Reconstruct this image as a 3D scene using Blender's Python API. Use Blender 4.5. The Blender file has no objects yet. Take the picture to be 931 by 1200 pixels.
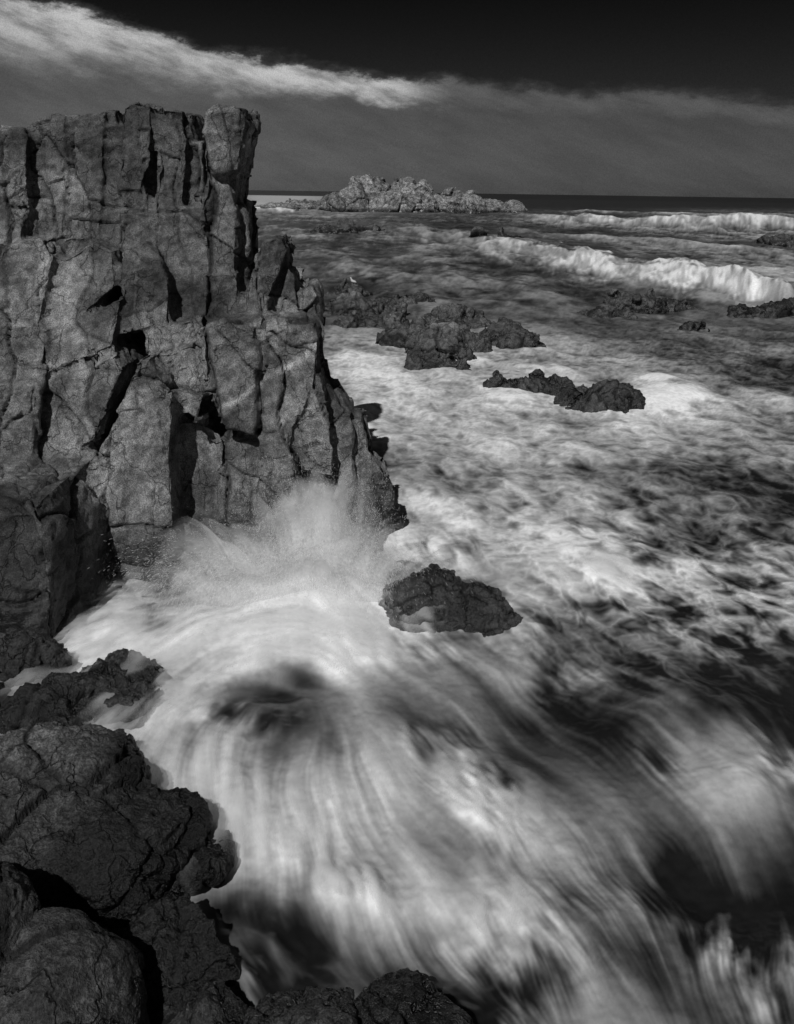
import bpy, math, numpy as np, bmesh
from mathutils import Vector, Matrix
scene=bpy.context.scene
rng=np.random.default_rng(7)
# ---------------------------------------------------------------- site survey helpers
CAMH=5.0; F=1000.0; U0=465.0; V0=225.0; ROLL=math.radians(0.85)
cr,sr=math.cos(ROLL),math.sin(ROLL)
def unroll(u,v):
    du=u-U0; dv=v-V0
    return du*cr+dv*sr, -du*sr+dv*cr
def at(u,v,d):
    a,b=unroll(u,v); return np.array([a/F*d, d, CAMH-b/F*d])
def sea(u,v,z=0.0):
    a,b=unroll(u,v); d=(CAMH-z)*F/b; return np.array([a/F*d,d,z])
# ---------------------------------------------------------------- numpy noise
G3=np.array([[1,1,0],[-1,1,0],[1,-1,0],[-1,-1,0],[1,0,1],[-1,0,1],[1,0,-1],[-1,0,-1],
             [0,1,1],[0,-1,1],[0,1,-1],[0,-1,-1],[1,1,0],[-1,1,0],[0,-1,1],[0,-1,-1]],dtype=np.float32)
def hsh(x,y,z,s):
    h=(x.astype(np.uint32)*np.uint32(374761393)+y.astype(np.uint32)*np.uint32(668265263)
       +z.astype(np.uint32)*np.uint32(2147483647)+np.uint32((s*1274126177)&0xffffffff))
    h=(h^(h>>np.uint32(13)))*np.uint32(1274126177)
    h=(h^(h>>np.uint32(15)))*np.uint32(2246822519)
    return h^(h>>np.uint32(16))
def h01(h,sh=0): return ((h>>np.uint32(sh))&np.uint32(1023))/1023.
def noise3(p,s=0):
    pf=np.floor(p); i=pf.astype(np.int64); f=(p-pf).astype(np.float32)
    w=f*f*f*(f*(f*6-15)+10); out=0
    for a in (0,1):
        wa=w[:,0] if a else 1-w[:,0]
        for b in (0,1):
            wb=w[:,1] if b else 1-w[:,1]
            for c in (0,1):
                wc=w[:,2] if c else 1-w[:,2]
                g=G3[hsh(i[:,0]+a,i[:,1]+b,i[:,2]+c,s)&np.uint32(15)]
                out=out+wa*wb*wc*(g[:,0]*(f[:,0]-a)+g[:,1]*(f[:,1]-b)+g[:,2]*(f[:,2]-c))
    return out
def fbm(p,o=4,s=0,gain=.5):
    r=0;a=1.
    for k in range(o):
        r=r+a*noise3(p*(2.03**k)+17.3*k,s+k); a*=gain
    return r
def noise2(x,y,s=0):
    xf=np.floor(x);yf=np.floor(y); xi=xf.astype(np.int64);yi=yf.astype(np.int64)
    fx=(x-xf).astype(np.float32);fy=(y-yf).astype(np.float32)
    wx=fx*fx*fx*(fx*(fx*6-15)+10);wy=fy*fy*fy*(fy*(fy*6-15)+10);out=0
    z=np.zeros_like(xi)
    for a in (0,1):
        wa=wx if a else 1-wx
        for b in (0,1):
            wb=wy if b else 1-wy
            th=hsh(xi+a,yi+b,z,s).astype(np.float32)*np.float32(2*math.pi/4294967296.)
            out=out+wa*wb*(np.cos(th)*(fx-a)+np.sin(th)*(fy-b))
    return out*1.4
def fbm2(x,y,o=4,s=0,gain=.5):
    r=0;a=1.
    for k in range(o):
        r=r+a*noise2(x*2.03**k+9.1*k,y*2.03**k-4.7*k,s+k); a*=gain
    return r
def voro3(p,s=0):
    n=len(p); pf=np.floor(p); i=pf.astype(np.int64)
    F1=np.full(n,9.);F2=np.full(n,9.);hid=np.zeros(n,np.uint32);cen=np.zeros((n,3))
    for a in (-1,0,1):
        for b in (-1,0,1):
            for c in (-1,0,1):
                X=i[:,0]+a;Y=i[:,1]+b;Z=i[:,2]+c
                h1=hsh(X,Y,Z,s);h2=hsh(X,Y,Z,s+91);h3=hsh(X,Y,Z,s+173)
                q=np.stack([X+h1/4294967296.,Y+h2/4294967296.,Z+h3/4294967296.],1)
                d=np.sqrt(((p-q)**2).sum(1))
                m=d<F1
                F2=np.where(m,F1,np.minimum(F2,d)); F1=np.where(m,d,F1)
                hid=np.where(m,h1,hid); cen[m]=q[m]
    return F1,F2,hid,cen
def sstep(a,b,x):
    t=np.clip((x-a)/(b-a),0,1); return t*t*(3-2*t)
# ---------------------------------------------------------------- node helpers
def new_mat(name):
    m=bpy.data.materials.new(name); m.use_nodes=True; nt=m.node_tree; nt.nodes.clear(); return m,nt
class NB:
    def __init__(s,nt): s.nt=nt
    def n(s,t,**k):
        nd=s.nt.nodes.new(t)
        for a,b in k.items(): setattr(nd,a,b)
        return nd
    def put(s,sock,v):
        if hasattr(v,'is_output'): s.nt.links.new(v,sock)
        else: sock.default_value=v
    def m(s,op,a,b=None,c=None,clamp=False):
        nd=s.n('ShaderNodeMath',operation=op); nd.use_clamp=clamp
        s.put(nd.inputs[0],a)
        if b is not None: s.put(nd.inputs[1],b)
        if c is not None: s.put(nd.inputs[2],c)
        return nd.outputs[0]
    def ss(s,x,a,b,lo=0.,hi=1.):
        nd=s.n('ShaderNodeMapRange',interpolation_type='SMOOTHSTEP')
        s.put(nd.inputs[0],x);s.put(nd.inputs[1],a);s.put(nd.inputs[2],b);s.put(nd.inputs[3],lo);s.put(nd.inputs[4],hi)
        return nd.outputs[0]
    def noise(s,vec,scale,detail=4,rough=.5):
        nd=s.n('ShaderNodeTexNoise'); s.nt.links.new(vec,nd.inputs['Vector'])
        nd.inputs['Scale'].default_value=scale;nd.inputs['Detail'].default_value=detail;nd.inputs['Roughness'].default_value=rough
        return nd.outputs['Fac']
    def grey(s,t):
        cc=s.n('ShaderNodeCombineColor')
        for k in range(3): s.nt.links.new(t,cc.inputs[k])
        return cc.outputs[0]
def attr(b,name):
    nd=b.n('ShaderNodeAttribute'); nd.attribute_name=name; return nd.outputs['Fac']
# ---------------------------------------------------------------- rock material
def rock_material(name,wet_z=.8,bump=.6,grain=75,mottle=9):
    m,nt=new_mat(name);b=NB(nt)
    geo=b.n('ShaderNodeNewGeometry');pos=geo.outputs['Position']
    tone=attr(b,'tone');crack=attr(b,'crack')
    n1=b.noise(pos,1.3,7,.62);n2=b.noise(pos,mottle,6,.65);n3=b.noise(pos,grain,3,.65)
    vo=b.n('ShaderNodeTexVoronoi',feature='DISTANCE_TO_EDGE');
    mp=b.n('ShaderNodeVectorMath',operation='MULTIPLY');nt.links.new(pos,mp.inputs[0]);mp.inputs[1].default_value=(1,1,.5)
    wp=b.n('ShaderNodeTexNoise');nt.links.new(pos,wp.inputs['Vector']);wp.inputs['Scale'].default_value=2.5;wp.inputs['Detail'].default_value=5
    ad=b.n('ShaderNodeVectorMath',operation='MULTIPLY_ADD');nt.links.new(wp.outputs['Color'],ad.inputs[0]);ad.inputs[1].default_value=(.6,.6,.6);nt.links.new(mp.outputs[0],ad.inputs[2])
    nt.links.new(ad.outputs[0],vo.inputs['Vector']);vo.inputs['Scale'].default_value=1.7
    hair=b.ss(vo.outputs['Distance'],0.,.016)
    t=b.m('MULTIPLY',tone,b.ss(n1,.32,.66,.42,1.5))
    t=b.m('MULTIPLY',t,b.ss(n2,.3,.7,.55,1.45))
    t=b.m('MULTIPLY',t,b.ss(n3,.35,.68,.5,1.6))
    t=b.m('MULTIPLY',t,b.m('SUBTRACT',1.,b.m('MULTIPLY',crack,.85)))
    t=b.m('MULTIPLY',t,b.m('MULTIPLY_ADD',hair,.6,.4))
    sx=b.n('ShaderNodeSeparateXYZ');nt.links.new(pos,sx.inputs[0])
    zz=b.m('ADD',sx.outputs['Z'],b.m('MULTIPLY_ADD',n1,-1.6,.8))
    dry=b.ss(zz,wet_z-.45,wet_z+.25)
    t=b.m('MULTIPLY',t,b.m('MULTIPLY_ADD',dry,.7,.3))
    bs=b.n('ShaderNodeBsdfPrincipled');nt.links.new(b.grey(t),bs.inputs['Base Color'])
    b.put(bs.inputs['Roughness'],b.m('MULTIPLY_ADD',dry,.5,.34))
    bs.inputs['Specular IOR Level'].default_value=.35
    hgt=b.m('ADD',b.m('MULTIPLY',n2,.045),b.m('MULTIPLY',n3,.014))
    hgt=b.m('ADD',hgt,b.m('MULTIPLY',hair,.02))
    bp=b.n('ShaderNodeBump');bp.inputs['Strength'].default_value=bump;bp.inputs['Distance'].default_value=1.
    nt.links.new(hgt,bp.inputs['Height']);nt.links.new(bp.outputs[0],bs.inputs['Normal'])
    o=b.n('ShaderNodeOutputMaterial');nt.links.new(bs.outputs[0],o.inputs[0])
    return m
M_CLIFF=rock_material('granite_cliff',.75,.7)
M_SHORE=rock_material('weedy_shore_rock',.55,1.,55,14)
M_REEF=rock_material('wet_reef_rock',.9,.9)
M_ISLE=rock_material('pale_islet_rock',1.0,.6,6,1.5)
# ---------------------------------------------------------------- mesh helpers
def link_mesh(name,verts,faces,mat,attrs=None,smooth=True):
    me=bpy.data.meshes.new(name)
    verts=np.asarray(verts,dtype=np.float32);faces=np.asarray(faces,dtype=np.int32)
    k=faces.shape[1]
    me.vertices.add(len(verts));me.vertices.foreach_set('co',verts.ravel())
    me.loops.add(faces.size);me.loops.foreach_set('vertex_index',faces.ravel())
    me.polygons.add(len(faces));me.polygons.foreach_set('loop_start',np.arange(0,faces.size,k,dtype=np.int32))
    me.update(calc_edges=True)
    me.polygons.foreach_set('use_smooth',np.full(len(me.polygons),smooth))
    for n,a in (attrs or {}).items():
        at_=me.attributes.new(n,'FLOAT','POINT');at_.data.foreach_set('value',np.asarray(a,dtype=np.float32))
    me.materials.append(mat)
    ob=bpy.data.objects.new(name,me);scene.collection.objects.link(ob);return ob
def rectjoint(co,cw,chh,seed,warp=.12,dip=1.3):
    """orthogonal joint set: tall columns broken by offset, dipping cross joints"""
    w1=fbm(co*.7,3,seed+3)*warp*2.2; w2=fbm(co*.7+31.,3,seed+5)*warp*2.2
    X=(co[:,0]+.30*co[:,1]+.10*co[:,2]+w1)/cw; X=X+.55*np.sin(X*1.7+seed)
    cx=np.floor(X);fx=X-cx
    z0=np.zeros_like(cx).astype(np.int64)
    hc=hsh(cx.astype(np.int64),z0,z0,seed+11)
    Y=(co[:,1]-.3*co[:,0]+w2)/(cw*1.7)+h01(hc)*2;cy=np.floor(Y);fy=Y-cy
    hy=hsh(cx.astype(np.int64),cy.astype(np.int64),z0,seed+12)
    Z=(co[:,2]+(h01(hc,10)-.5)*dip*co[:,0]+w2)/chh+h01(hy)*3;cz=np.floor(Z);fz=Z-cz
    h=hsh(cx.astype(np.int64),cy.astype(np.int64),cz.astype(np.int64),seed+13)
    ex=np.minimum(fx,1-fx)*cw;ez=np.minimum(fz,1-fz)*chh
    return h,fx-.5,fz-.5,ex,ez
def detail_rock(me,mat,name,cell=.9,amp=.12,stretch=(1,1,.5),tone=.16,seed=1,fine=1.0,tonefn=None,joint=False,smooth=True):
    n=len(me.vertices);co=np.empty(n*3,np.float32);me.vertices.foreach_get('co',co);co=co.reshape(-1,3).astype(np.float64)
    no=np.empty(n*3,np.float32);me.vertex_normals.foreach_get('vector',no);no=no.reshape(-1,3).astype(np.float64)
    sm=fbm(co*5./cell,5,seed+60,.62)
    if joint:
        h,fx,fz,ex,ez=rectjoint(co,cell*.95,cell*1.9,seed,.14,1.6)
        cw=.020
        c1=np.exp(-(ex/cw)**2);c1z=np.exp(-(ez/cw)**2)*.8;crack=np.maximum(c1,c1z)
        g,gx,gz,ex2,ez2=rectjoint(co+3.3,cell*.42,cell*.95,seed+40,.08,1.6)
        on=(h01(h,20)>.45)
        crack2=np.maximum(np.exp(-(ex2/.014)**2),.8*np.exp(-(ez2/.014)**2))*on*(h01(g,8)>.4)
        d=amp*((h01(h)-.5)*1.1+fx*(h01(h,10)-.5)*2.4+fz*(h01(h,20)-.5)*2.0-.9*crack
               +on*((h01(g)-.5)*.6+gx*(h01(g,10)-.5)*1.0+gz*(h01(g,20)-.5)*1.0-.35*crack2)
               +fine*(sm*.30+noise3(co*1.6,seed+9)*.8+np.abs(noise3(co*2.7,seed+19))*-.5)-.3)
        tn=tone*(.55+.9*h01(h,5))*(.85+.3*h01(g,5))
    else:
        st=np.array(stretch)/cell
        w=np.stack([fbm(co*.8/cell,3,seed+k*7) for k in range(3)],1)*.12
        F1,F2,h,cen=voro3(co*st+w,seed)
        e=F2-F1; crack=np.exp(-(e/.03)**2)
        loc=co*st+w-cen
        tilt=loc[:,0]*(h01(h,10)-.5)*2.4+loc[:,2]*(h01(h,20)-.5)*2.4+loc[:,1]*(h01(h,15)-.5)*2.4
        G1,G2,g,gc=voro3(co*st*2.3+w*1.5+5.,seed+33)
        e2=G2-G1;crack2=np.exp(-(e2/.04)**2)
        l2_=co*st*2.3+w*1.5+5.-gc
        d=amp*((h01(h)-.5)*1.1+tilt*1.2-.35*crack+(h01(g)-.5)*.3+(l2_[:,0]*(h01(g,10)-.5)+l2_[:,2]*(h01(g,20)-.5))*.8-.1*crack2+fine*sm*.38)
        crack2=crack2*.4
        tn=tone*(.7+.6*h01(h,5))*(.85+.3*h01(g,5))
    co2=co+no*d[:,None]
    me.vertices.foreach_set('co',co2.astype(np.float32).ravel())
    if tonefn is not None: tn=tonefn(co,tn)
    a=me.attributes.new('tone','FLOAT','POINT');a.data.foreach_set('value',tn.astype(np.float32))
    a=me.attributes.new('crack','FLOAT','POINT');a.data.foreach_set('value',np.clip(crack*.9+.6*crack2,0,1).astype(np.float32))
    me.materials.clear();me.materials.append(mat)
    me.polygons.foreach_set('use_smooth',np.full(len(me.polygons),smooth))
    me.update();me.name=name
    ob=bpy.data.objects.new(name,me);scene.collection.objects.link(ob);return ob
def voxel_union(verts,faces,vox,sm=1):
    me=bpy.data.meshes.new('tmp');me.from_pydata([tuple(map(float,v)) for v in verts],[],faces);me.update()
    ob=bpy.data.objects.new('tmp',me);scene.collection.objects.link(ob)
    md=ob.modifiers.new('r','REMESH');md.mode='VOXEL';md.voxel_size=vox
    if sm:
        s=ob.modifiers.new('s','SMOOTH');s.iterations=sm;s.factor=.5
    dg=bpy.context.evaluated_depsgraph_get();out=bpy.data.meshes.new_from_object(ob.evaluated_get(dg))
    bpy.data.objects.remove(ob);return out
def prism(V,Fc,poly,d,thick=2.5,lean=.12,tx=0.,inset=.91,ch=.13,drop=0.):
    """block of rock: front outline at distance d, carried back by thick"""
    P=np.array([at(u,v,d) for u,v in poly]);c=P.mean(0);n=len(P)
    def ring(s,dy,jit=0.,dz=0.):
        q=c+(P-c)*s; q=q.copy()
        q[:,1]=d+dy+(q[:,2]-c[2])*lean+(q[:,0]-c[0])*tx
        q[:,1]+=rng.uniform(-jit,jit,n);q[:,2]-=dz;return q
    b=len(V)
    rings=[ring(inset,0,.05),ring(.985,ch*.5,.03),ring(1.,ch*1.5,.03),ring(1.0,thick,0,drop)]
    for q in rings: V.extend(q)
    m_=len(rings)
    Fc.append(list(range(b,b+n))[::-1]);Fc.append(list(range(b+(m_-1)*n,b+m_*n)))
    for k in range(m_-1):
        for j in range(n):
            j2=(j+1)%n;Fc.append([b+k*n+j,b+k*n+j2,b+(k+1)*n+j2,b+(k+1)*n+j])
def blob(V,Fc,c,r,rot=0.,cuts=9,seed=0,sub=4,lo=.62,hi=.9,tilt=0.):
    """angular boulder: sphere cut by random joint planes"""
    bm=bmesh.new();bmesh.ops.create_icosphere(bm,subdivisions=sub,radius=1.)
    bm.verts.ensure_lookup_table();P=np.array([v.co[:] for v in bm.verts]);fs=[[v.index for v in f.verts] for f in bm.faces];bm.free()
    g=np.random.default_rng(seed)
    for k in range(cuts):
        n=g.normal(size=3);n/=np.linalg.norm(n);h=g.uniform(lo,hi)
        dd=P@n;m=dd>h;P[m]-=np.outer(dd[m]-h,n)
    P=P*np.array(r)
    ct,st_=math.cos(tilt),math.sin(tilt);P=P@np.array([[ct,0,st_],[0,1,0],[-st_,0,ct]])
    c1,s1=math.cos(rot),math.sin(rot);P=P@np.array([[c1,s1,0],[-s1,c1,0],[0,0,1]])
    b=len(V);V.extend(P+np.array(c));Fc.extend([[i+b for i in f] for f in fs])
# ---------------------------------------------------------------- SEA CLIFF
V=[];Fc=[]
blocks=[
 ([(-40,150),(20,148),(30,175),(32,240),(25,310),(-40,310)],12.4,3,.1,.1),
 ([(24,141),(50,132),(74,134),(80,200),(78,290),(28,300)],12.7,3,.1,-.1),
 ([(76,136),(100,130),(120,127),(124,150),(122,290),(80,290)],12.8,3,.12,.1),
 ([(118,124),(134,124),(136,160),(134,240),(116,240)],12.95,3,.12,.1),
 ([(138,123),(148,117),(160,114),(177,122),(178,170),(168,230),(136,230)],12.65,2.5,.08,-.15),
 ([(138,225),(172,215),(176,300),(134,300)],12.55,2.5,.15,-.15),
 ([(180,130),(190,126),(214,126),(222,160),(219,190),(180,190)],12.7,2.5,.1,.15),
 ([(178,186),(219,186),(216,245),(208,320),(176,300)],12.6,2.5,.1,.15),
 ([(220,166),(235,164),(240,310),(212,310)],12.85,2,.05,0),
 ([(237,140),(243,128),(254,122),(280,121),(289,125),(291,136),(286,170),(281,205),(238,205)],12.45,1.1,.03,.25),
 ([(238,202),(280,200),(275,250),(278,320),(242,320),(234,260)],12.52,1.1,.03,.25),
 ([(238,318),(279,318),(282,380),(238,380)],12.4,1.1,.03,.2),
 ([(276,232),(285,240),(290,275),(290,370),(272,370)],12.85,1.2,.05,.3),
 ([(301,290),(308,281),(322,276),(331,281),(336,292),(322,330),(306,382),(284,382),(286,340)],12.5,1.0,.15,.3),
 ([(325,285),(339,292),(336,318),(340,382),(308,382)],12.8,.9,.1,.3),
 ([(336,312),(350,318),(348,345),(354,384),(322,384)],12.75,.8,.1,.3),
 ([(350,331),(367,334),(373,347),(375,386),(346,386)],12.85,.7,.1,.3),
 ([(-60,290),(38,277),(58,300),(55,380),(-60,390)],11.75,3,.45,.1),
 ([(-60,385),(30,378),(52,385),(55,460),(-60,460)],11.35,3,.35,.1),
 ([(60,300),(100,280),(128,292),(142,335),(100,370),(58,375)],11.95,3,.5,-.1),
 ([(56,372),(100,366),(140,345),(138,405),(56,440)],11.6,3,.45,-.1),
 ([(135,292),(160,284),(182,300),(200,345),(203,380),(150,395),(140,340)],11.95,2.5,.3,.2),
 ([(186,232),(235,240),(240,385),(206,390),(190,300)],12.45,2.5,.15,.1),
 ([(50,200),(130,190),(182,240),(187,310),(50,310)],12.75,2.5,.2,0),
 ([(160,380),(235,372),(242,408),(190,424),(165,415)],11.75,2.5,.5,0),
 ([(-80,455),(36,450),(44,600),(36,720),(-80,720)],10.9,3.5,.1,.15),
 ([(38,452),(130,412),(146,432),(112,520),(46,560)],11.2,3,.15,-.1),
 ([(46,555),(110,522),(100,600),(98,700),(52,700)],11.3,3,.1,-.1),
 ([(152,420),(172,417),(202,462),(208,620),(198,710),(105,710),(108,540)],10.85,3,.06,.1),
 ([(176,414),(230,396),(246,440),(236,500),(206,480)],11.35,3,.2,-.2),
 ([(210,485),(250,496),(258,560),(252,700),(212,700)],11.5,3,.05,-.25),
 ([(226,386),(265,379),(300,380),(302,430),(298,515),(255,505),(235,440)],11.35,1.3,.04,.08),
 ([(304,380),(366,381),(374,400),(374,440),(350,505),(306,512)],11.5,1.2,.06,.1),
 ([(246,508),(296,512),(296,620),(292,700),(250,700)],11.45,2.0,.05,.15),
 ([(298,516),(343,505),(345,600),(342,690),(296,690)],11.3,1.8,.06,-.1),
 ([(348,442),(378,436),(388,500),(390,560),(346,560)],11.5,1.2,.08,.1),
 ([(346,556),(390,556),(392,680),(346,680)],11.6,1.2,.08,.1),
 ([(374,436),(390,452),(414,486),(416,560),(411,670),(390,670)],11.8,.7,.1,.25),
 ([(410,486),(426,490),(435,524),(434,600),(430,665),(410,665)],12.0,.6,.1,.3),
 ([(432,525),(450,550),(460,580),(457,602),(438,612)],12.05,.5,.1,.3),
 ([(400,604),(442,610),(448,640),(440,668),(388,668)],11.7,.8,.1,.3),
 ([(183,650),(215,615),(262,612),(302,625),(312,700),(170,712)],11.0,2,.5,0),
 ([(60,600),(108,590),(114,712),(50,712)],10.95,2,.3,0),
]
for p,d,th,ln,tx in blocks: prism(V,Fc,p,d,th,ln,tx)
prism(V,Fc,[(-700,170),(-300,150),(0,160),(130,142),(215,150),(234,200),(236,250),(280,400),(320,450),(355,520),(380,690),(-700,690)],12.85,1.5,.0,.03)
prism(V,Fc,[(0,420),(150,420),(350,440),(405,520),(430,600),(430,690),(0,690)],11.95,1.2,.0,.0)
prism(V,Fc,[(-900,200),(-500,150),(-100,160),(-60,250),(-60,760),(-900,760)],11.5,4,.2,.1)
prism(V,Fc,[(-150,600),(28,602),(48,655),(60,740),(78,800),(60,850),(-150,850)],9.0,2.6,.25,.2)
prism(V,Fc,[(35,652),(62,655),(72,770),(80,840),(40,840)],9.35,1.6,.1,.3)
me=voxel_union(V,Fc,.024,2)
vein_a=at(200,520,11.4);vein_b=at(378,402,11.5)
def cliff_tone(co,tn):
    x,z=co[:,0],co[:,2]
    dx,dz=vein_b[0]-vein_a[0],vein_b[2]-vein_a[2];L=math.hypot(dx,dz)
    dist=((x-vein_a[0])*dz-(z-vein_a[2])*dx)/L+noise3(co*2.,5)*.10
    s=((x-vein_a[0])*dx+(z-vein_a[2])*dz)/L/L
    tn=tn*(1+1.4*np.exp(-(dist/.05)**2)*sstep(.15,.4,s)*(1-sstep(1.,1.05,s)))
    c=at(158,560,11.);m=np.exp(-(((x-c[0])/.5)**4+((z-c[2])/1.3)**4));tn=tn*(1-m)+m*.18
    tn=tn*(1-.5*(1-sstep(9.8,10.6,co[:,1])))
    return tn
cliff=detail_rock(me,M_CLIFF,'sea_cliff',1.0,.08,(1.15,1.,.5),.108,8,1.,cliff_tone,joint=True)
# ---------------------------------------------------------------- SHORE ROCKS (foreground)
def rocks(name,parts,vox,mat,cell,amp,tone,seed,stretch=(1,1,.8),fine=1.,cuts=11,lo=.55,hi=.9,smooth=True,tonefn=None):
    V=[];Fc=[]
    for i,(c,r,rot,tl) in enumerate(parts): blob(V,Fc,c,r,rot,cuts,seed*31+i,4,lo,hi,tl)
    return detail_rock(voxel_union(V,Fc,vox),mat,name,cell,amp,stretch,tone,seed,fine,tonefn,smooth=smooth)
def litleft_wetright(co,tn):  # light painted into tone: lit upper-left face stays lighter, wet right side darker
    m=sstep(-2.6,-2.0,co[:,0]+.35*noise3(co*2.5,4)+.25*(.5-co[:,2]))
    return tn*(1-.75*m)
rocks('shore_boulder',[(at(30,990,6.5),(1.0,.9,.72),.2,.15),(at(125,995,6.45),(.78,.75,.50),-.3,.38),(at(190,1022,6.3),(.5,.55,.24),.3,.35),(at(95,915,7.0),(.5,.5,.20),.3,.15),(at(-120,990,6.6),(1.3,1.1,.9),0,0)],.013,M_SHORE,.9,.065,.10,11,fine=1.6,tonefn=litleft_wetright)
rocks('shore_boulder',[(at(60,1205,5.0),(.55,.6,.54),.3,.1),(at(-120,1180,4.9),(.8,.7,.7),.3,.1)],.011,M_SHORE,1.3,.03,.075,12,cuts=5,lo=.8,hi=.95,fine=2.4)
rocks('shore_boulder',[(at(205,1135,5.5),(.44,.42,.30),.5,.2)],.011,M_SHORE,.6,.04,.05,13,fine=2.)
rocks('shore_boulder',[(at(235,1225,5.0),(.30,.3,.26),.5,.2)],.011,M_SHORE,.6,.03,.06,33,fine=2.)
rocks('shore_boulder',[(at(370,1240,4.95),(.46,.42,.36),.1,0)],.011,M_SHORE,.7,.035,.07,14,fine=2.2)
rocks('shore_boulder',[(at(490,1225,4.95),(.5,.45,.24),.6,0)],.013,M_REEF,.6,.04,.03,15)
rocks('shore_boulder',[(at(150,818,8.4),(.58,.55,.36),.2,-.1)],.016,M_SHORE,.6,.06,.10,16,fine=2.)
rocks('shore_boulder',[(at(15,800,8.6),(.55,.5,.46),.2,.1),(at(60,850,8.0),(.5,.5,.30),.2,.1),(at(-90,830,8),(.8,.7,.6),.2,.1)],.016,M_SHORE,.7,.06,.07,17,fine=2.)
rocks('shore_boulder',[(at(500,735,10.2),(.68,.6,.66),.2,.05),(at(560,735,10.1),(.5,.5,.48),.2,.05)],.017,M_REEF,.7,.05,.11,18,cuts=6,lo=.75,hi=.95,fine=2.)
# ---------------------------------------------------------------- REEF in the middle distance
def reef(parts,seed,vox=.05,tone=.11,cell=.9,amp=.12,name='reef_rock',mat=M_REEF):
    P=[];g=np.random.default_rng(seed)
    for (u0,u1,vt,vb) in parts:
        b=sea((u0+u1)/2,vb);d=b[1];w=(u1-u0)/F*d/2;top=max(at((u0+u1)/2,vt,d+w*.5)[2],.2)
        P.append(((b[0],d+w*.4,-.25),(w*1.3,w*.6,top*.8+.25),g.uniform(-.25,.25),g.uniform(-.12,.12)))
        for k in range(8):
            s=g.uniform(.25,.55);ox=g.uniform(-1.,1.)*w
            hh=top*(1.2-abs(ox)/w*.6)*g.uniform(.4,1.)
            P.append(((b[0]+ox,d+w*.4+g.uniform(-.45,.45)*w,-.2),(w*s,w*s*.8,hh+.2),g.uniform(-.6,.6),g.uniform(-.3,.5)))
    return rocks(name,P,vox,mat,cell,amp,tone,seed,(1,1,1),1.6,9,.45,.82)
reef([(380,445,336,370),(400,475,352,384),(455,508,336,358),(386,430,324,345),(430,480,346,372),(437,512,360,408),(480,570,370,414),(503,568,346,382),(535,600,360,386),(555,636,370,406),(585,630,378,408),(440,480,340,356)],21,.05,.18)
reef([(484,550,394,433),(500,562,398,422)],24,.04,.15)
reef([(575,650,426,460),(620,700,428,463),(670,752,438,481)],25,.04,.14)
reef([(715,795,330,364),(688,738,350,371),(785,818,346,362)],26,.06,.14)
reef([(798,835,376,389)],27,.06,.1)
reef([(858,945,352,371),(900,990,344,368)],28,.08,.1)
reef([(372,428,256,274),(400,448,259,273)],29,.18,.09,2.5,.4)
reef([(556,608,264,282)],30,.15,.08,2.,.35)
reef([(905,965,271,290)],31,.15,.08,2.,.35)
# ---------------------------------------------------------------- ISLET
P=[];g=np.random.default_rng(5)
isl=[(428,206,40,.0),(410,214,26,0),(450,214,26,.1),(474,207,30,.2),(492,216,26,.1),(470,223,60,0),(515,225,28,.3),(538,218,26,.2),(556,227,26,.1),(395,231,36,0),(355,237,40,0),(580,235,30,.2),(530,235,50,0),(440,231,60,0),(325,242,34,-.2),(600,241,30,0),(300,243,30,-.2)]
for u,v,hw,k in isl:
    d=215+k*40+g.uniform(-8,8);top=at(u,v,d)[2];x=at(u,v,d)[0];w=hw/F*d
    P.append(((x,d+4,-.5),(w*.8,w*.8,top*1.12+1.),g.uniform(-.3,.3),g.uniform(-.08,.08)))
    ox=g.uniform(-.7,.7);tt=max(1.,top*(1.0-.6*abs(ox))*g.uniform(.6,1.))
    P.append(((x+ox*w,d-g.uniform(0,5),0.),(w*g.uniform(.3,.45),w*.4,tt),0,g.uniform(-.3,.3)))
rocks('rocky_islet',P,.26,M_ISLE,4.,.7,.16,41,(1,1,.9),.6,10,.66,.94)
# ---------------------------------------------------------------- SEA SURFACE
us=np.arange(-200,1131,1.25);vs=np.concatenate([np.arange(231.5,300,.8),np.arange(300,1362,1.22)])
nu,nv=len(us),len(vs)
UU,VV=np.meshgrid(us,vs)
du=UU-U0;dv=VV-V0
Up=U0+du*cr-dv*sr;Vp=V0+du*sr+dv*cr
D=CAMH*F/dv;X=du/F*D
rows=[235,241,250,262,272,285,300,320,340,370,400,440,480,520,560,600,640,680,720,760,800,840,880,920,960,1000,1040,1080,1120,1160,1200]
#      0    100    200    300    400    500    600    700    800    900
fm=["11111166511111111111","11111177611111111111","33333355543233334433","33333333333344454544","44444443333344444444",
"33333333333344444444","33333333333333444444",
"33333333333333455666","33333333333333333466","33333333333333333333","33333333665555443333","44444444787766565433",
"44444444887776677665","44444444666677665555","44444444445555443334","44444447777766543333","44444567777778743344",
"44444579765556766455","46766889987544544444","57888889986544333333","57777633445444322211","57877743444322124321",
"57877755555432235432","57877766777654445764","57777777776765454542","57777777666665432221","44444555666666421011",
"22222334444577431111","11111122222246532222","11111111111135543333","11111111111135543343"]
fmg=np.array([[int(c) for c in r] for r in fm],dtype=float)
rowsa=np.array(rows,dtype=float)
def base_map(u,v):
    ui=np.clip(u/50.,0,18.999);i=ui.astype(int);fu=ui-i;fu=fu*fu*(3-2*fu)
    vi=np.interp(v,rowsa,np.arange(len(rows)));j=np.clip(vi.astype(int),0,len(rows)-2);fv=vi-j;fv=fv*fv*(3-2*fv)
    return (fmg[j,i]*(1-fu)+fmg[j,i+1]*fu)*(1-fv)+(fmg[j+1,i]*(1-fu)+fmg[j+1,i+1]*fu)*fv
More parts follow.
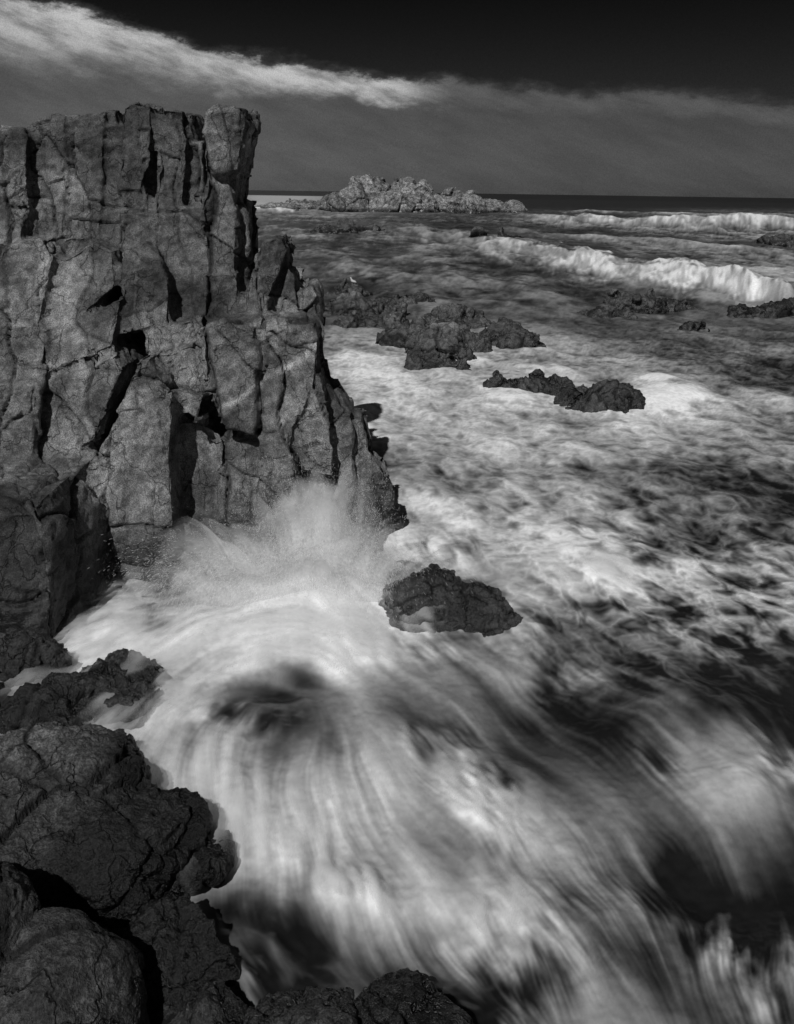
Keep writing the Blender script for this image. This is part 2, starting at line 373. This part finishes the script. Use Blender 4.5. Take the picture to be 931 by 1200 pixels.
cp=[(300,300,3),(600,300,5),(900,300,6),(450,400,10),(600,400,8),(800,420,10),(930,420,5),(480,500,45),(600,500,25),(750,520,12),(900,520,8),
(500,600,50),(600,620,42),(700,570,22),(850,600,10),(650,690,38),(750,720,28),(900,700,15),(380,650,95),(330,690,150),(430,690,45),(200,730,168),(110,730,170),
(240,775,155),(340,780,15),(180,840,135),(250,880,118),(330,880,92),(400,880,66),(300,960,90),(390,980,62),(470,860,48),
(450,740,25),(520,790,25),(550,900,46),(600,1010,47),(500,1040,50),(400,1060,55),
(650,1090,56),(720,1160,60),(600,830,38),(690,860,38),(750,840,30),(830,860,45),(890,950,68),(800,960,56),(700,960,48),(900,1080,75),(850,1170,75),(1000,900,60)]
c2=np.zeros_like(Up);s2=np.zeros_like(Up)
for (u,v,a) in cp:
    sg=56+max(0,(500-v))*.15
    w=np.exp(-(((Up-u)**2+(Vp-v)**2)/(2*sg*sg)))+1e-6
    c2+=w*math.cos(math.radians(2*a));s2+=w*math.sin(math.radians(2*a))
near=sstep(380,760,Vp)
leftsoft=np.exp(-(((Up-310)/140)**2+((Vp-890)/140)**2))
ang=.5*np.arctan2(s2,c2)+(fbm2(X*.8,D*.8,2,3)*(.32+.35*leftsoft)+fbm2(X*3.,D*3.,2,5)*.18)*near
vx,vy=np.cos(ang),np.sin(ang)
def blur(a,s):
    r=max(1,int(s*2));k=np.exp(-np.arange(-r,r+1)**2/(2*s*s));k/=k.sum()
    b=np.zeros_like(a);ap=np.pad(a,((r,r),(0,0)),mode='wrap')
    for i,w in enumerate(k): b+=w*ap[i:i+a.shape[0]]
    ap=np.pad(b,((0,0),(r,r)),mode='wrap');b=np.zeros_like(a)
    for i,w in enumerate(k): b+=w*ap[:,i:i+a.shape[1]]
    return b
def norm(a): return (a-a.mean())/a.std()
def wn(): return rng.normal(size=(nv,nu)).astype(np.float32)
wu=fbm2(X*1.1,D*.9,4,21)*34*(.25+near);wv=fbm2(X*1.1+40,D*.9,4,22)*30*near
cloud=fbm2(X*1.6,D*1.6,4,90,.62)
ridg=1-np.abs(fbm2(X*1.3+3,D*1.3,4,95,.6))*2.4
bm0=base_map(Up+wu,np.clip(Vp+wv,231,1300))+near*(2.0*cloud+1.5*(ridg-.45))
src=np.stack([norm(blur(wn(),1.)),norm(blur(wn(),3.5)),norm(blur(wn(),11.)),bm0],-1).astype(np.float32)
Lpx=(5+40*sstep(380,800,Vp))*(.3+1.2*sstep(-.5,.5,fbm2(X*.8,D*.8,2,8)))*(1-.4*leftsoft)/1.22
jj,ii=np.meshgrid(np.arange(nu,dtype=np.float32),np.arange(nv,dtype=np.float32))
acc=src.copy();wsum=1.
NS=22
for sgn in (1,-1):
    px=jj.copy();py=ii.copy();cvx=vx.copy();cvy=vy.copy()
    for k in range(NS):
        st_=Lpx/NS*sgn
        px+=cvx*st_;py+=cvy*st_
        ix=np.clip(np.rint(px).astype(np.int32),0,nu-1);iy=np.clip(np.rint(py).astype(np.int32),0,nv-1)
        nvx=vx[iy,ix];nvy=vy[iy,ix];dot=np.sign(nvx*cvx+nvy*cvy);dot[dot==0]=1
        cvx=nvx*dot;cvy=nvy*dot
        w=(1-.7*k/NS);wsum+=w
        acc+=w*src[iy,ix]
bm_=(acc[...,3]/wsum).astype(np.float64)
lic=[]
for c in range(3):
    a=acc[...,c];a=a/a[nv//2:].std()
    farw=1-sstep(420,720,Vp);a=a*(1-.55*farw*(c<2)-.3*farw);lic.append(a)
l1,l2,l3=lic
l1=blur(l1.astype(np.float64),.55)
lace=1-np.abs(fbm2(X*1.9+l2*.12,D*1.5,4,31,.6))*2.2
lacef=1-np.abs(fbm2(X*.55,D*.28,4,37,.62))*2.2
mid=sstep(330,430,Vp)*(1-sstep(620,820,Vp));far=(1-sstep(330,420,Vp))*sstep(236,262,Vp)
chop=fbm2(X*.9,D*.6,5,41,.6)
chopf=fbm2(X*.22,D*.07,5,43,.65)
chopg=fbm2(X*.8,D*.25,4,44,.65)
big=fbm2(X*.16,D*.09,3,47)
bigm=fbm2(X*.30+.1*D,D*.22,3,48)
streaky=(.35+1.1*sstep(-.35,.45,fbm2(X*.75+7,D*.75,2,77)))*(1-.55*leftsoft)
fade=sstep(0.,4.,bm_)*.6+.4
bmn=bm_+near*.18*(bm_-4.4)
disp=bmn+near*fade*(streaky*(l1*.40+l2*.46)+l3*.30)+mid*(1.35*(lace-.45)+1.35*chop+1.7*bigm+.25*l2)+far*(1.5*chopf+1.3*(lacef-.5)+.8*chopg+1.4*big)
lz=np.exp(-(((Up-820)/190)**2+((Vp-725)/90)**2))
disp+=lz*2.6*(lace-.3)
for u,v,a,b,h in [(792,468,48,20,4.),(765,450,25,12,2.5),(640,470,60,8,2.),(540,420,50,7,2.),(430,410,30,10,2.),(600,412,40,6,1.5),(880,935,45,22,1.6),(800,830,55,10,1.2),(430,745,60,14,1.5),(610,745,30,30,1.2),(755,368,60,4,2.)]:
    disp+=h*np.exp(-(((Up-u)/a)**2+((Vp-v)/b)**2))*(.75+.6*chop+.25*l2)
disp=np.maximum(disp,.7+.25*chop)
Z=.07*fbm2(X*.4,D*.3,2,51)*sstep(233,330,Vp)+near*(.003*l2+.010*l3+.02*cloud)
Z+=mid*(.08*fbm2(X*.9,D*.6,3,41))+far*(.22*fbm2(X*.22,D*.07,3,43)+.05*chopg)
def crest(us_,vs_,front,back,A,foam,fr2):
    vc=np.interp(Up,us_,vs_)
    t0_=Vp-vc+noise2(Up/80.,Vp/60.,61)*front*1.1
    t=t0_+noise2(Up/26.,Vp/12.,62)*front*.5
    tf=t+noise2(Up/14.,Vp/6.,66)*fr2*.35+noise2(Up/5.,Vp/3.,70)*fr2*.22
    a=np.interp(Up,us_,A)
    amod=np.clip(1+.55*noise2(Up/70.,Vp*0+3.,63)+.22*noise2(Up/22.,Vp*0,64)+.09*noise2(Up/8.,Vp/5.,65),.25,1.6)
    zz=a*np.where(t>0,np.exp(-(t/front)**2),np.exp(-(t/back)**2))*amod
    brk=sstep(-.3,.3,noise2(Up/50.,Vp/22.,67)+.6*noise2(Up/13.,Vp/6.,68)+.6*noise2(Up/5.,Vp/2.5,69))
    k=np.where(tf>0,np.exp(-(tf/fr2)**2),np.exp(-(tf/(back*.35))**2))*(.75+.25*brk)
    bk=np.where(t<-back*.35,np.exp(-((t+back*.9)/(back*.7))**2),0)
    wgt=np.clip(a/max(A)*1.6,0,1)*np.clip(amod,.8,1)
    return zz,k*wgt*foam,bk*wgt
C=[crest([440,520,640,760,850,931,1130],[262,274,296,320,336,354,398],7,14,[.25,.45,.6,.8,1.0,1.1,1.1],9.2,20),
   crest([560,740,931,1130],[272,280,300,318],4,7,[.1,.35,.4,.4],5.8,6),
   crest([560,640,740,820,931,1130],[254,257,260,263,266,270],4,6,[0,.8,1.4,1.9,1.7,1.6],9.0,6),
   crest([600,700,931,1130],[247,249,254,258],2.,3,[0,.5,.7,.7],6.,2.5),
   crest([280,330,400],[244,246,248],3,3,[.8,.8,0],8,4)]
for zz,k_,b_ in C:
    Z+=zz;disp=disp*(1-.5*b_);disp=np.maximum(disp,k_*(1+.2*chopf+.2*chopg))
disp=np.clip(disp,0.,9.4)
g_=(14+21.5*disp)/255.
alb=np.clip((g_**2.2)/.68,.0,.86)
mounds=[(810,835,95,38,.16),(880,925,60,35,.12),(620,850,80,50,-.14),(870,1040,90,55,-.15),(480,1120,110,50,-.12),(330,745,110,35,.16),(370,695,80,26,.30),
(560,600,60,50,.08),(680,660,80,40,.1),(785,462,42,20,.26),(650,1080,60,60,.08),(340,805,60,16,-.08),(760,1000,60,50,-.08),(180,740,100,25,.06)]
for u,v,a,b,h in mounds: Z+=h*np.exp(-(((Up-u)/a)**2+((Vp-v)/b)**2))
padc=np.array([300,900,2500,7000.])
usx=np.concatenate([us[0]-padc[::-1],us,us[-1]+padc])
def padx(a): return np.concatenate([np.repeat(a[:,:1],4,1),a,np.repeat(a[:,-1:],4,1)],1)
Zp,Ap=padx(Z),padx(alb)
dfar=np.array([30000,14000,7000,3500,1800,1200,900.])
Dr=np.concatenate([dfar,CAMH*F/(vs-V0)])
Zp=np.concatenate([np.zeros((7,Zp.shape[1])),Zp]);Zp[:,:4]*=.3;Zp[:,-4:]*=.3
Ap=np.concatenate([np.full((7,Ap.shape[1]),.012),Ap])
UX,DR=np.meshgrid(usx,Dr);XX=(UX-U0)/F*DR
nr,nc=XX.shape
vert=np.stack([XX,DR,Zp],-1).reshape(-1,3)
idx=np.arange(nr*nc).reshape(nr,nc)
fc=np.stack([idx[1:,:-1],idx[1:,1:],idx[:-1,1:],idx[:-1,:-1]],-1).reshape(-1,4)
m,nt=new_mat('surf_water');b=NB(nt)
geo=b.n('ShaderNodeNewGeometry');f=attr(b,'foam')
nz=b.noise(geo.outputs['Position'],9,5,.6)
f2=b.m('MULTIPLY',f,b.ss(nz,.3,.7,.86,1.12))
bs=b.n('ShaderNodeBsdfPrincipled');nt.links.new(b.grey(f2),bs.inputs['Base Color'])
b.put(bs.inputs['Roughness'],b.ss(f,.02,.3,.3,.8));bs.inputs['IOR'].default_value=1.33
b.put(bs.inputs['Specular IOR Level'],b.ss(f,.02,.4,.4,.05))
o=b.n('ShaderNodeOutputMaterial');nt.links.new(bs.outputs[0],o.inputs[0])
link_mesh('ocean_water',vert,fc,m,{'foam':Ap.ravel()})
# thin drifting veil of blown spray just above the surf
mv,nt=new_mat('spray_mist');b=NB(nt)
df=b.n('ShaderNodeBsdfDiffuse');df.inputs[0].default_value=(.88,.88,.88,1)
tr=b.n('ShaderNodeBsdfTranslucent');tr.inputs[0].default_value=(.88,.88,.88,1)
mx=b.n('ShaderNodeMixShader');mx.inputs[0].default_value=.4
nt.links.new(df.outputs[0],mx.inputs[1]);nt.links.new(tr.outputs[0],mx.inputs[2])
tp=b.n('ShaderNodeBsdfTransparent');m3=b.n('ShaderNodeMixShader')
geo=b.n('ShaderNodeNewGeometry');nz=b.noise(geo.outputs['Position'],7,4,.6)
nt.links.new(b.m('MULTIPLY',attr(b,'alpha'),b.ss(nz,.25,.7,.75,1.15),clamp=True),m3.inputs[0]);nt.links.new(tp.outputs[0],m3.inputs[1]);nt.links.new(mx.outputs[0],m3.inputs[2])
o=b.n('ShaderNodeOutputMaterial');nt.links.new(m3.outputs[0],o.inputs[0])
def veil(name,lift,strength,seed):
    r0=int(np.searchsorted(vs,640));sl=(slice(r0,None,2),slice(None,None,2))
    u,v=Up[sl],Vp[sl]
    hgt=lift*(1+.5*fbm2(X[sl]*1.2,D[sl]*1.2,2,seed))
    base=sstep(4.6,8.3,bm_[sl]+.5*l3[sl]+.5*l2[sl])
    al=strength*base*sstep(650,700,v)*(1-sstep(1150,1230,v))*np.clip(.8+.4*l2[sl]+.25*l1[sl],.1,1.4)
    z=Z[sl]+hgt;Vt=np.stack([X[sl],D[sl],z],-1).reshape(-1,3)
    a,c=z.shape;ix=np.arange(a*c).reshape(a,c)
    f=np.stack([ix[1:,:-1],ix[1:,1:],ix[:-1,1:],ix[:-1,:-1]],-1).reshape(-1,4)
    keep=al.ravel()[f].max(1)>.01
    return link_mesh(name,Vt,f[keep],mv,{'alpha':np.clip(al,0,.8).ravel()})
veil('sea_mist',.07,.5,81)
veil('sea_mist',.17,.34,82)
# ---------------------------------------------------------------- splash: curtains of thrown water + droplets
def sheets(name,specs,seed):
    g=np.random.default_rng(seed);VV_=[];FF=[];AA=[];base=0
    ns,ntt=260,70
    for (org,wd,a0,a1,sp,ty,T1,al) in specs:
        s=np.linspace(0,1,ns)[:,None]*np.ones((1,ntt));t=np.ones((ns,1))*np.linspace(0,1,ntt)[None]
        th=np.radians(a0+(a1-a0)*s);sd_=int(g.integers(1000))
        spd=sp*(.66+.34*np.sin(math.pi*s)+.26*noise2(s*4,s*0+sd_,sd_)+.10*noise2(s*13,s*0+sd_,sd_+1))
        T=t*T1
        x=org[0]+spd*np.sin(th)*T+(s-.5)*wd;y=org[1]+ty*T+.12*noise2(s*4,t*2+sd_,sd_+3);z=org[2]+spd*np.cos(th)*T-4.9*T*T
        st_=fbm2(s*11+t*.6,t*1.1,3,sd_+5);st2=noise2(s*50,t*2.,sd_+9)
        A=al*(1-t)**1.15*np.sin(math.pi*s)**1.2*np.clip(.9+.6*st_+.2*st2,0,1.3)*sstep(-.15,.05,z)
        VV_.append(np.stack([x,y,z],-1).reshape(-1,3));AA.append(np.clip(A,0,.88).ravel())
        ix=base+np.arange(ns*ntt).reshape(ns,ntt)
        FF.append(np.stack([ix[1:,:-1],ix[1:,1:],ix[:-1,1:],ix[:-1,:-1]],-1).reshape(-1,4));base+=ns*ntt
    return link_mesh(name,np.concatenate(VV_),np.concatenate(FF),mv,{'alpha':np.concatenate(AA)})
sheets('wave_splash',[
 (sea(374,688),1.4,-18,16,5.4,-.3,.50,1.5),
 (sea(345,694),2.3,-30,20,4.8,-.5,.47,1.5),
 (sea(300,702),2.2,-32,0,4.2,-.6,.43,1.3),
 (sea(415,700),1.8,-8,36,4.3,-.6,.42,1.4),
 (sea(330,714),3.2,-42,32,3.5,-.8,.38,1.3),
],4)
def droplets(name,clusters,seed=1,width=.0012):
    g=np.random.default_rng(seed);VV_=[];FF=[];base=0
    for (org,spread,vel,vs_,n,T1) in clusters:
        p0=np.array(org)+g.normal(size=(n,3))*np.array(spread)
        v0=np.array(vel)+g.normal(size=(n,3))*np.array(vs_)
        T=(g.uniform(0,1,n)**.8*T1)[:,None]
        P=p0+v0*T;P[:,2]-=4.9*T[:,0]**2
        v=v0.copy();v[:,2]-=9.8*T[:,0];dt=g.uniform(.006,.02,(n,1))
        a=P-v*dt*.5;b_=P+v*dt*.5
        sd=np.cross(v,g.normal(size=(n,3)));sd/=np.linalg.norm(sd,axis=1,keepdims=True)+1e-9
        w=width*g.uniform(.5,1.5,(n,1))
        VV_.append(np.stack([a+sd*w*.4,a-sd*w*.4,b_-sd*w,b_+sd*w],1).reshape(-1,3))
        ix=base+np.arange(n)*4;FF.append(np.stack([ix,ix+1,ix+2,ix+3],1));base+=4*n
    ms,nt=new_mat('spray_droplets');b=NB(nt)
    df=b.n('ShaderNodeBsdfDiffuse');df.inputs[0].default_value=(.8,.8,.8,1)
    tr=b.n('ShaderNodeBsdfTranslucent');tr.inputs[0].default_value=(.8,.8,.8,1)
    mx=b.n('ShaderNodeMixShader');mx.inputs[0].default_value=.4
    nt.links.new(df.outputs[0],mx.inputs[1]);nt.links.new(tr.outputs[0],mx.inputs[2])
    o=b.n('ShaderNodeOutputMaterial');nt.links.new(mx.outputs[0],o.inputs[0])
    return link_mesh(name,np.concatenate(VV_),np.concatenate(FF),ms)
droplets('sea_spray',[
 (sea(375,688),(.32,.10,.05),(-.05,-.3,3.9),(.5,.4,.7),55000,.60),
 (sea(410,696),(.35,.12,.05),(.4,-.5,2.9),(.6,.5,.6),35000,.50),
 (sea(315,700),(.5,.12,.05),(-.6,-.6,2.9),(.7,.5,.6),45000,.50),
],3)
# ---------------------------------------------------------------- seabed
m2,nt=new_mat('seabed_sand');b=NB(nt)
bs=b.n('ShaderNodeBsdfPrincipled');geo=b.n('ShaderNodeNewGeometry');nn=b.noise(geo.outputs['Position'],.8,5)
nt.links.new(b.grey(b.m('MULTIPLY',nn,.04)),bs.inputs['Base Color']);bs.inputs['Roughness'].default_value=.9
o=b.n('ShaderNodeOutputMaterial');nt.links.new(bs.outputs[0],o.inputs[0])
link_mesh('seabed',[(-40000,-2000,-2.5),(40000,-2000,-2.5),(40000,40000,-2.5),(-40000,40000,-2.5)],[(0,1,2,3)],m2)
# ---------------------------------------------------------------- GULL
def gull(name,p):
    V=[];Fc=[]
    def loft(path,rad,flat=1.):
        n=8;b=len(V)
        for k,(q,r) in enumerate(zip(path,rad)):
            for j in range(n):
                a=2*math.pi*j/n;V.append((q[0],q[1]+r*math.cos(a)*flat,q[2]+r*math.sin(a)))
        for k in range(len(path)-1):
            for j in range(n): Fc.append([b+k*n+j,b+k*n+(j+1)%n,b+(k+1)*n+(j+1)%n,b+(k+1)*n+j])
        Fc.append([b+j for j in range(n)]);Fc.append([b+(len(path)-1)*n+j for j in range(n)][::-1])
    loft([(-.34,0,.20),(-.24,0,.22),(-.10,0,.24),(.03,0,.27),(.12,0,.32),(.16,0,.39),(.19,0,.44),(.23,0,.45),(.26,0,.44),(.31,0,.43)],[.015,.045,.085,.10,.075,.045,.05,.045,.02,.006])
    for s in (-1,1):
        loft([(-.38,s*.04,.22),(-.2,s*.08,.25),(0,s*.095,.28),(.08,s*.08,.29)],[.01,.04,.06,.02],.4)
        b=len(V);x=.0
        for z in (0,.2):
            for a in (-.008,.008):
                for c in (-.008,.008): V.append((x+a,s*.04+c,z))
        Fc.extend([[b,b+1,b+5,b+4],[b+1,b+3,b+7,b+5],[b+3,b+2,b+6,b+7],[b+2,b,b+4,b+6]])
        b=len(V);V.extend([(-.02,s*.04,.005),(.07,s*.04-.03,.005),(.07,s*.04+.03,.005)]);Fc.append([b,b+1,b+2])
    me=bpy.data.meshes.new(name);me.from_pydata(V,[],Fc);me.update()
    mm,nt=new_mat('gull_feathers');b=NB(nt);bs=b.n('ShaderNodeBsdfPrincipled')
    geo=b.n('ShaderNodeNewGeometry');nn=b.noise(geo.outputs['Position'],12,3);t=b.ss(nn,.3,.7,.4,.55)
    nt.links.new(b.grey(t),bs.inputs['Base Color'])
    o=b.n('ShaderNodeOutputMaterial');nt.links.new(bs.outputs[0],o.inputs[0]);me.materials.append(mm)
    for p_ in me.polygons: p_.use_smooth=True
    ob=bpy.data.objects.new(name,me);ob.location=p;ob.rotation_euler=(0,0,2.2);ob.scale=(.8,)*3;scene.collection.objects.link(ob)
dg=bpy.context.evaluated_depsgraph_get()
best=None
for dd in np.arange(36,60,.4):
    q=at(413,335,dd)
    hit,loc,nrm,_,ob,_m=scene.ray_cast(dg,Vector((q[0],q[1],8)),Vector((0,0,-1)))
    if hit and ob.name.startswith('reef') and (best is None or loc.z>best.z): best=loc.copy()
gull('seagull',best if best is not None else Vector(at(413,335,43.)))
# ---------------------------------------------------------------- WORLD / SKY
sd=Vector((-.20,-.66,.64)).normalized()
elev=math.asin(sd.z);azim=math.atan2(sd.x,sd.y)%(2*math.pi)
w=bpy.data.worlds.new('World');scene.world=w;w.use_nodes=True;nt=w.node_tree;nt.nodes.clear();b=NB(nt)
sky=b.n('ShaderNodeTexSky',sky_type='NISHITA');sky.sun_disc=False;sky.sun_elevation=elev;sky.sun_rotation=azim
sc=b.n('ShaderNodeSeparateColor');nt.links.new(sky.outputs[0],sc.inputs[0])
red=b.m('MULTIPLY',sc.outputs[0],.1)
tc=b.n('ShaderNodeTexCoord');sp=b.n('ShaderNodeSeparateXYZ');nt.links.new(tc.outputs['Generated'],sp.inputs[0])
x,y,z=sp.outputs
az=b.m('ARCTAN2',x,y)
hz=b.m('SQRT',b.m('ADD',b.m('MULTIPLY',x,x),b.m('MULTIPLY',y,y)));e=b.m('DIVIDE',z,b.m('MAXIMUM',hz,.001))
fac=b.m('MULTIPLY_ADD',az,.5,.5,True)
rp=b.n('ShaderNodeValToRGB');cr_=rp.color_ramp
pts=[(0,.22),(.28,.203),(.37,.180),(.42,.154),(.507,.131),(.615,.124),(.72,.108),(1,.09)]
cr_.elements[0].position=0;cr_.elements[1].position=1
for i,(p,v) in enumerate(pts):
    el=cr_.elements[0] if i==0 else (cr_.elements[-1] if i==len(pts)-1 else cr_.elements.new(p))
    el.color=(v*4,v*4,v*4,1)
nt.links.new(fac,rp.inputs[0]);edge=b.m('MULTIPLY',rp.outputs[0],.25)
cv=b.n('ShaderNodeCombineXYZ');b.put(cv.inputs[0],b.m('MULTIPLY',az,1.));b.put(cv.inputs[1],b.m('MULTIPLY',e,2.0));cv.inputs[2].default_value=1.3
na=b.noise(cv.outputs[0],7,8,.6);nb_=b.noise(cv.outputs[0],26,8,.68)
cv2=b.n('ShaderNodeCombineXYZ');b.put(cv2.inputs[0],b.m('MULTIPLY',az,1.));b.put(cv2.inputs[1],b.m('MULTIPLY_ADD',az,.9,b.m('MULTIPLY',e,3.2)));nc_=b.noise(cv2.outputs[0],12,8,.62)
wob=b.m('ADD',b.m('MULTIPLY_ADD',na,.05,-.025),b.m('MULTIPLY_ADD',nb_,.034,-.017))
t=b.m('SUBTRACT',b.m('ADD',edge,wob),e)
leftw=b.ss(az,-.02,.07,1.,.07)
mask=b.ss(t,-.010,.015)
body=b.m('MULTIPLY',b.ss(t,.0,.010),b.ss(t,.015,b.ss(az,-.4,0.,.085,.036),1.,0.))
puff=b.m('MULTIPLY',body,b.ss(nc_,.32,.62,.3,1.))
puff=b.m('MULTIPLY',puff,b.m('MULTIPLY',leftw,.42))
under=b.m('MULTIPLY',mask,b.ss(az,-.4,.4,.068,.038))
under=b.m('MULTIPLY',under,b.ss(nc_,.3,.7,.8,1.2))
clear=b.m('MULTIPLY',red,b.ss(e,.0,.3,.06,.012))
tot=b.m('ADD',b.m('ADD',puff,under),clear)
gr=b.noise(tc.outputs['Generated'],900,1,.5);tot=b.m('MULTIPLY',tot,b.ss(gr,.2,.8,.85,1.15))
back=b.m('MULTIPLY',b.ss(y,.1,-.7),b.m('MULTIPLY',b.ss(nc_,.3,.7,.6,1.2),.07))
tot=b.m('ADD',tot,back)
bg=b.n('ShaderNodeBackground');nt.links.new(b.grey(tot),bg.inputs[0]);bg.inputs[1].default_value=1.
o=b.n('ShaderNodeOutputWorld');nt.links.new(bg.outputs[0],o.inputs[0])
L=bpy.data.lights.new('sun','SUN');L.energy=3.2;L.angle=math.radians(.5);L.color=(1,1,1)
lo=bpy.data.objects.new('sun',L);lo.rotation_euler=sd.to_track_quat('Z','Y').to_euler();lo.location=(-20,-20,30);scene.collection.objects.link(lo)
# ---------------------------------------------------------------- CAMERA
cam=bpy.data.cameras.new('camera');cam.sensor_fit='HORIZONTAL';cam.sensor_width=36;cam.lens=F/931*36;cam.shift_y=-375/931;cam.clip_start=.1;cam.clip_end=80000
co_=bpy.data.objects.new('camera',cam);co_.location=(0,0,CAMH);co_.rotation_euler=(math.radians(90),-ROLL,0);scene.collection.objects.link(co_);scene.camera=co_
scene.view_settings.view_transform='Standard';scene.view_settings.look='None';scene.view_settings.exposure=0
print('cliff verts',len(cliff.data.vertices),'water',len(vert))
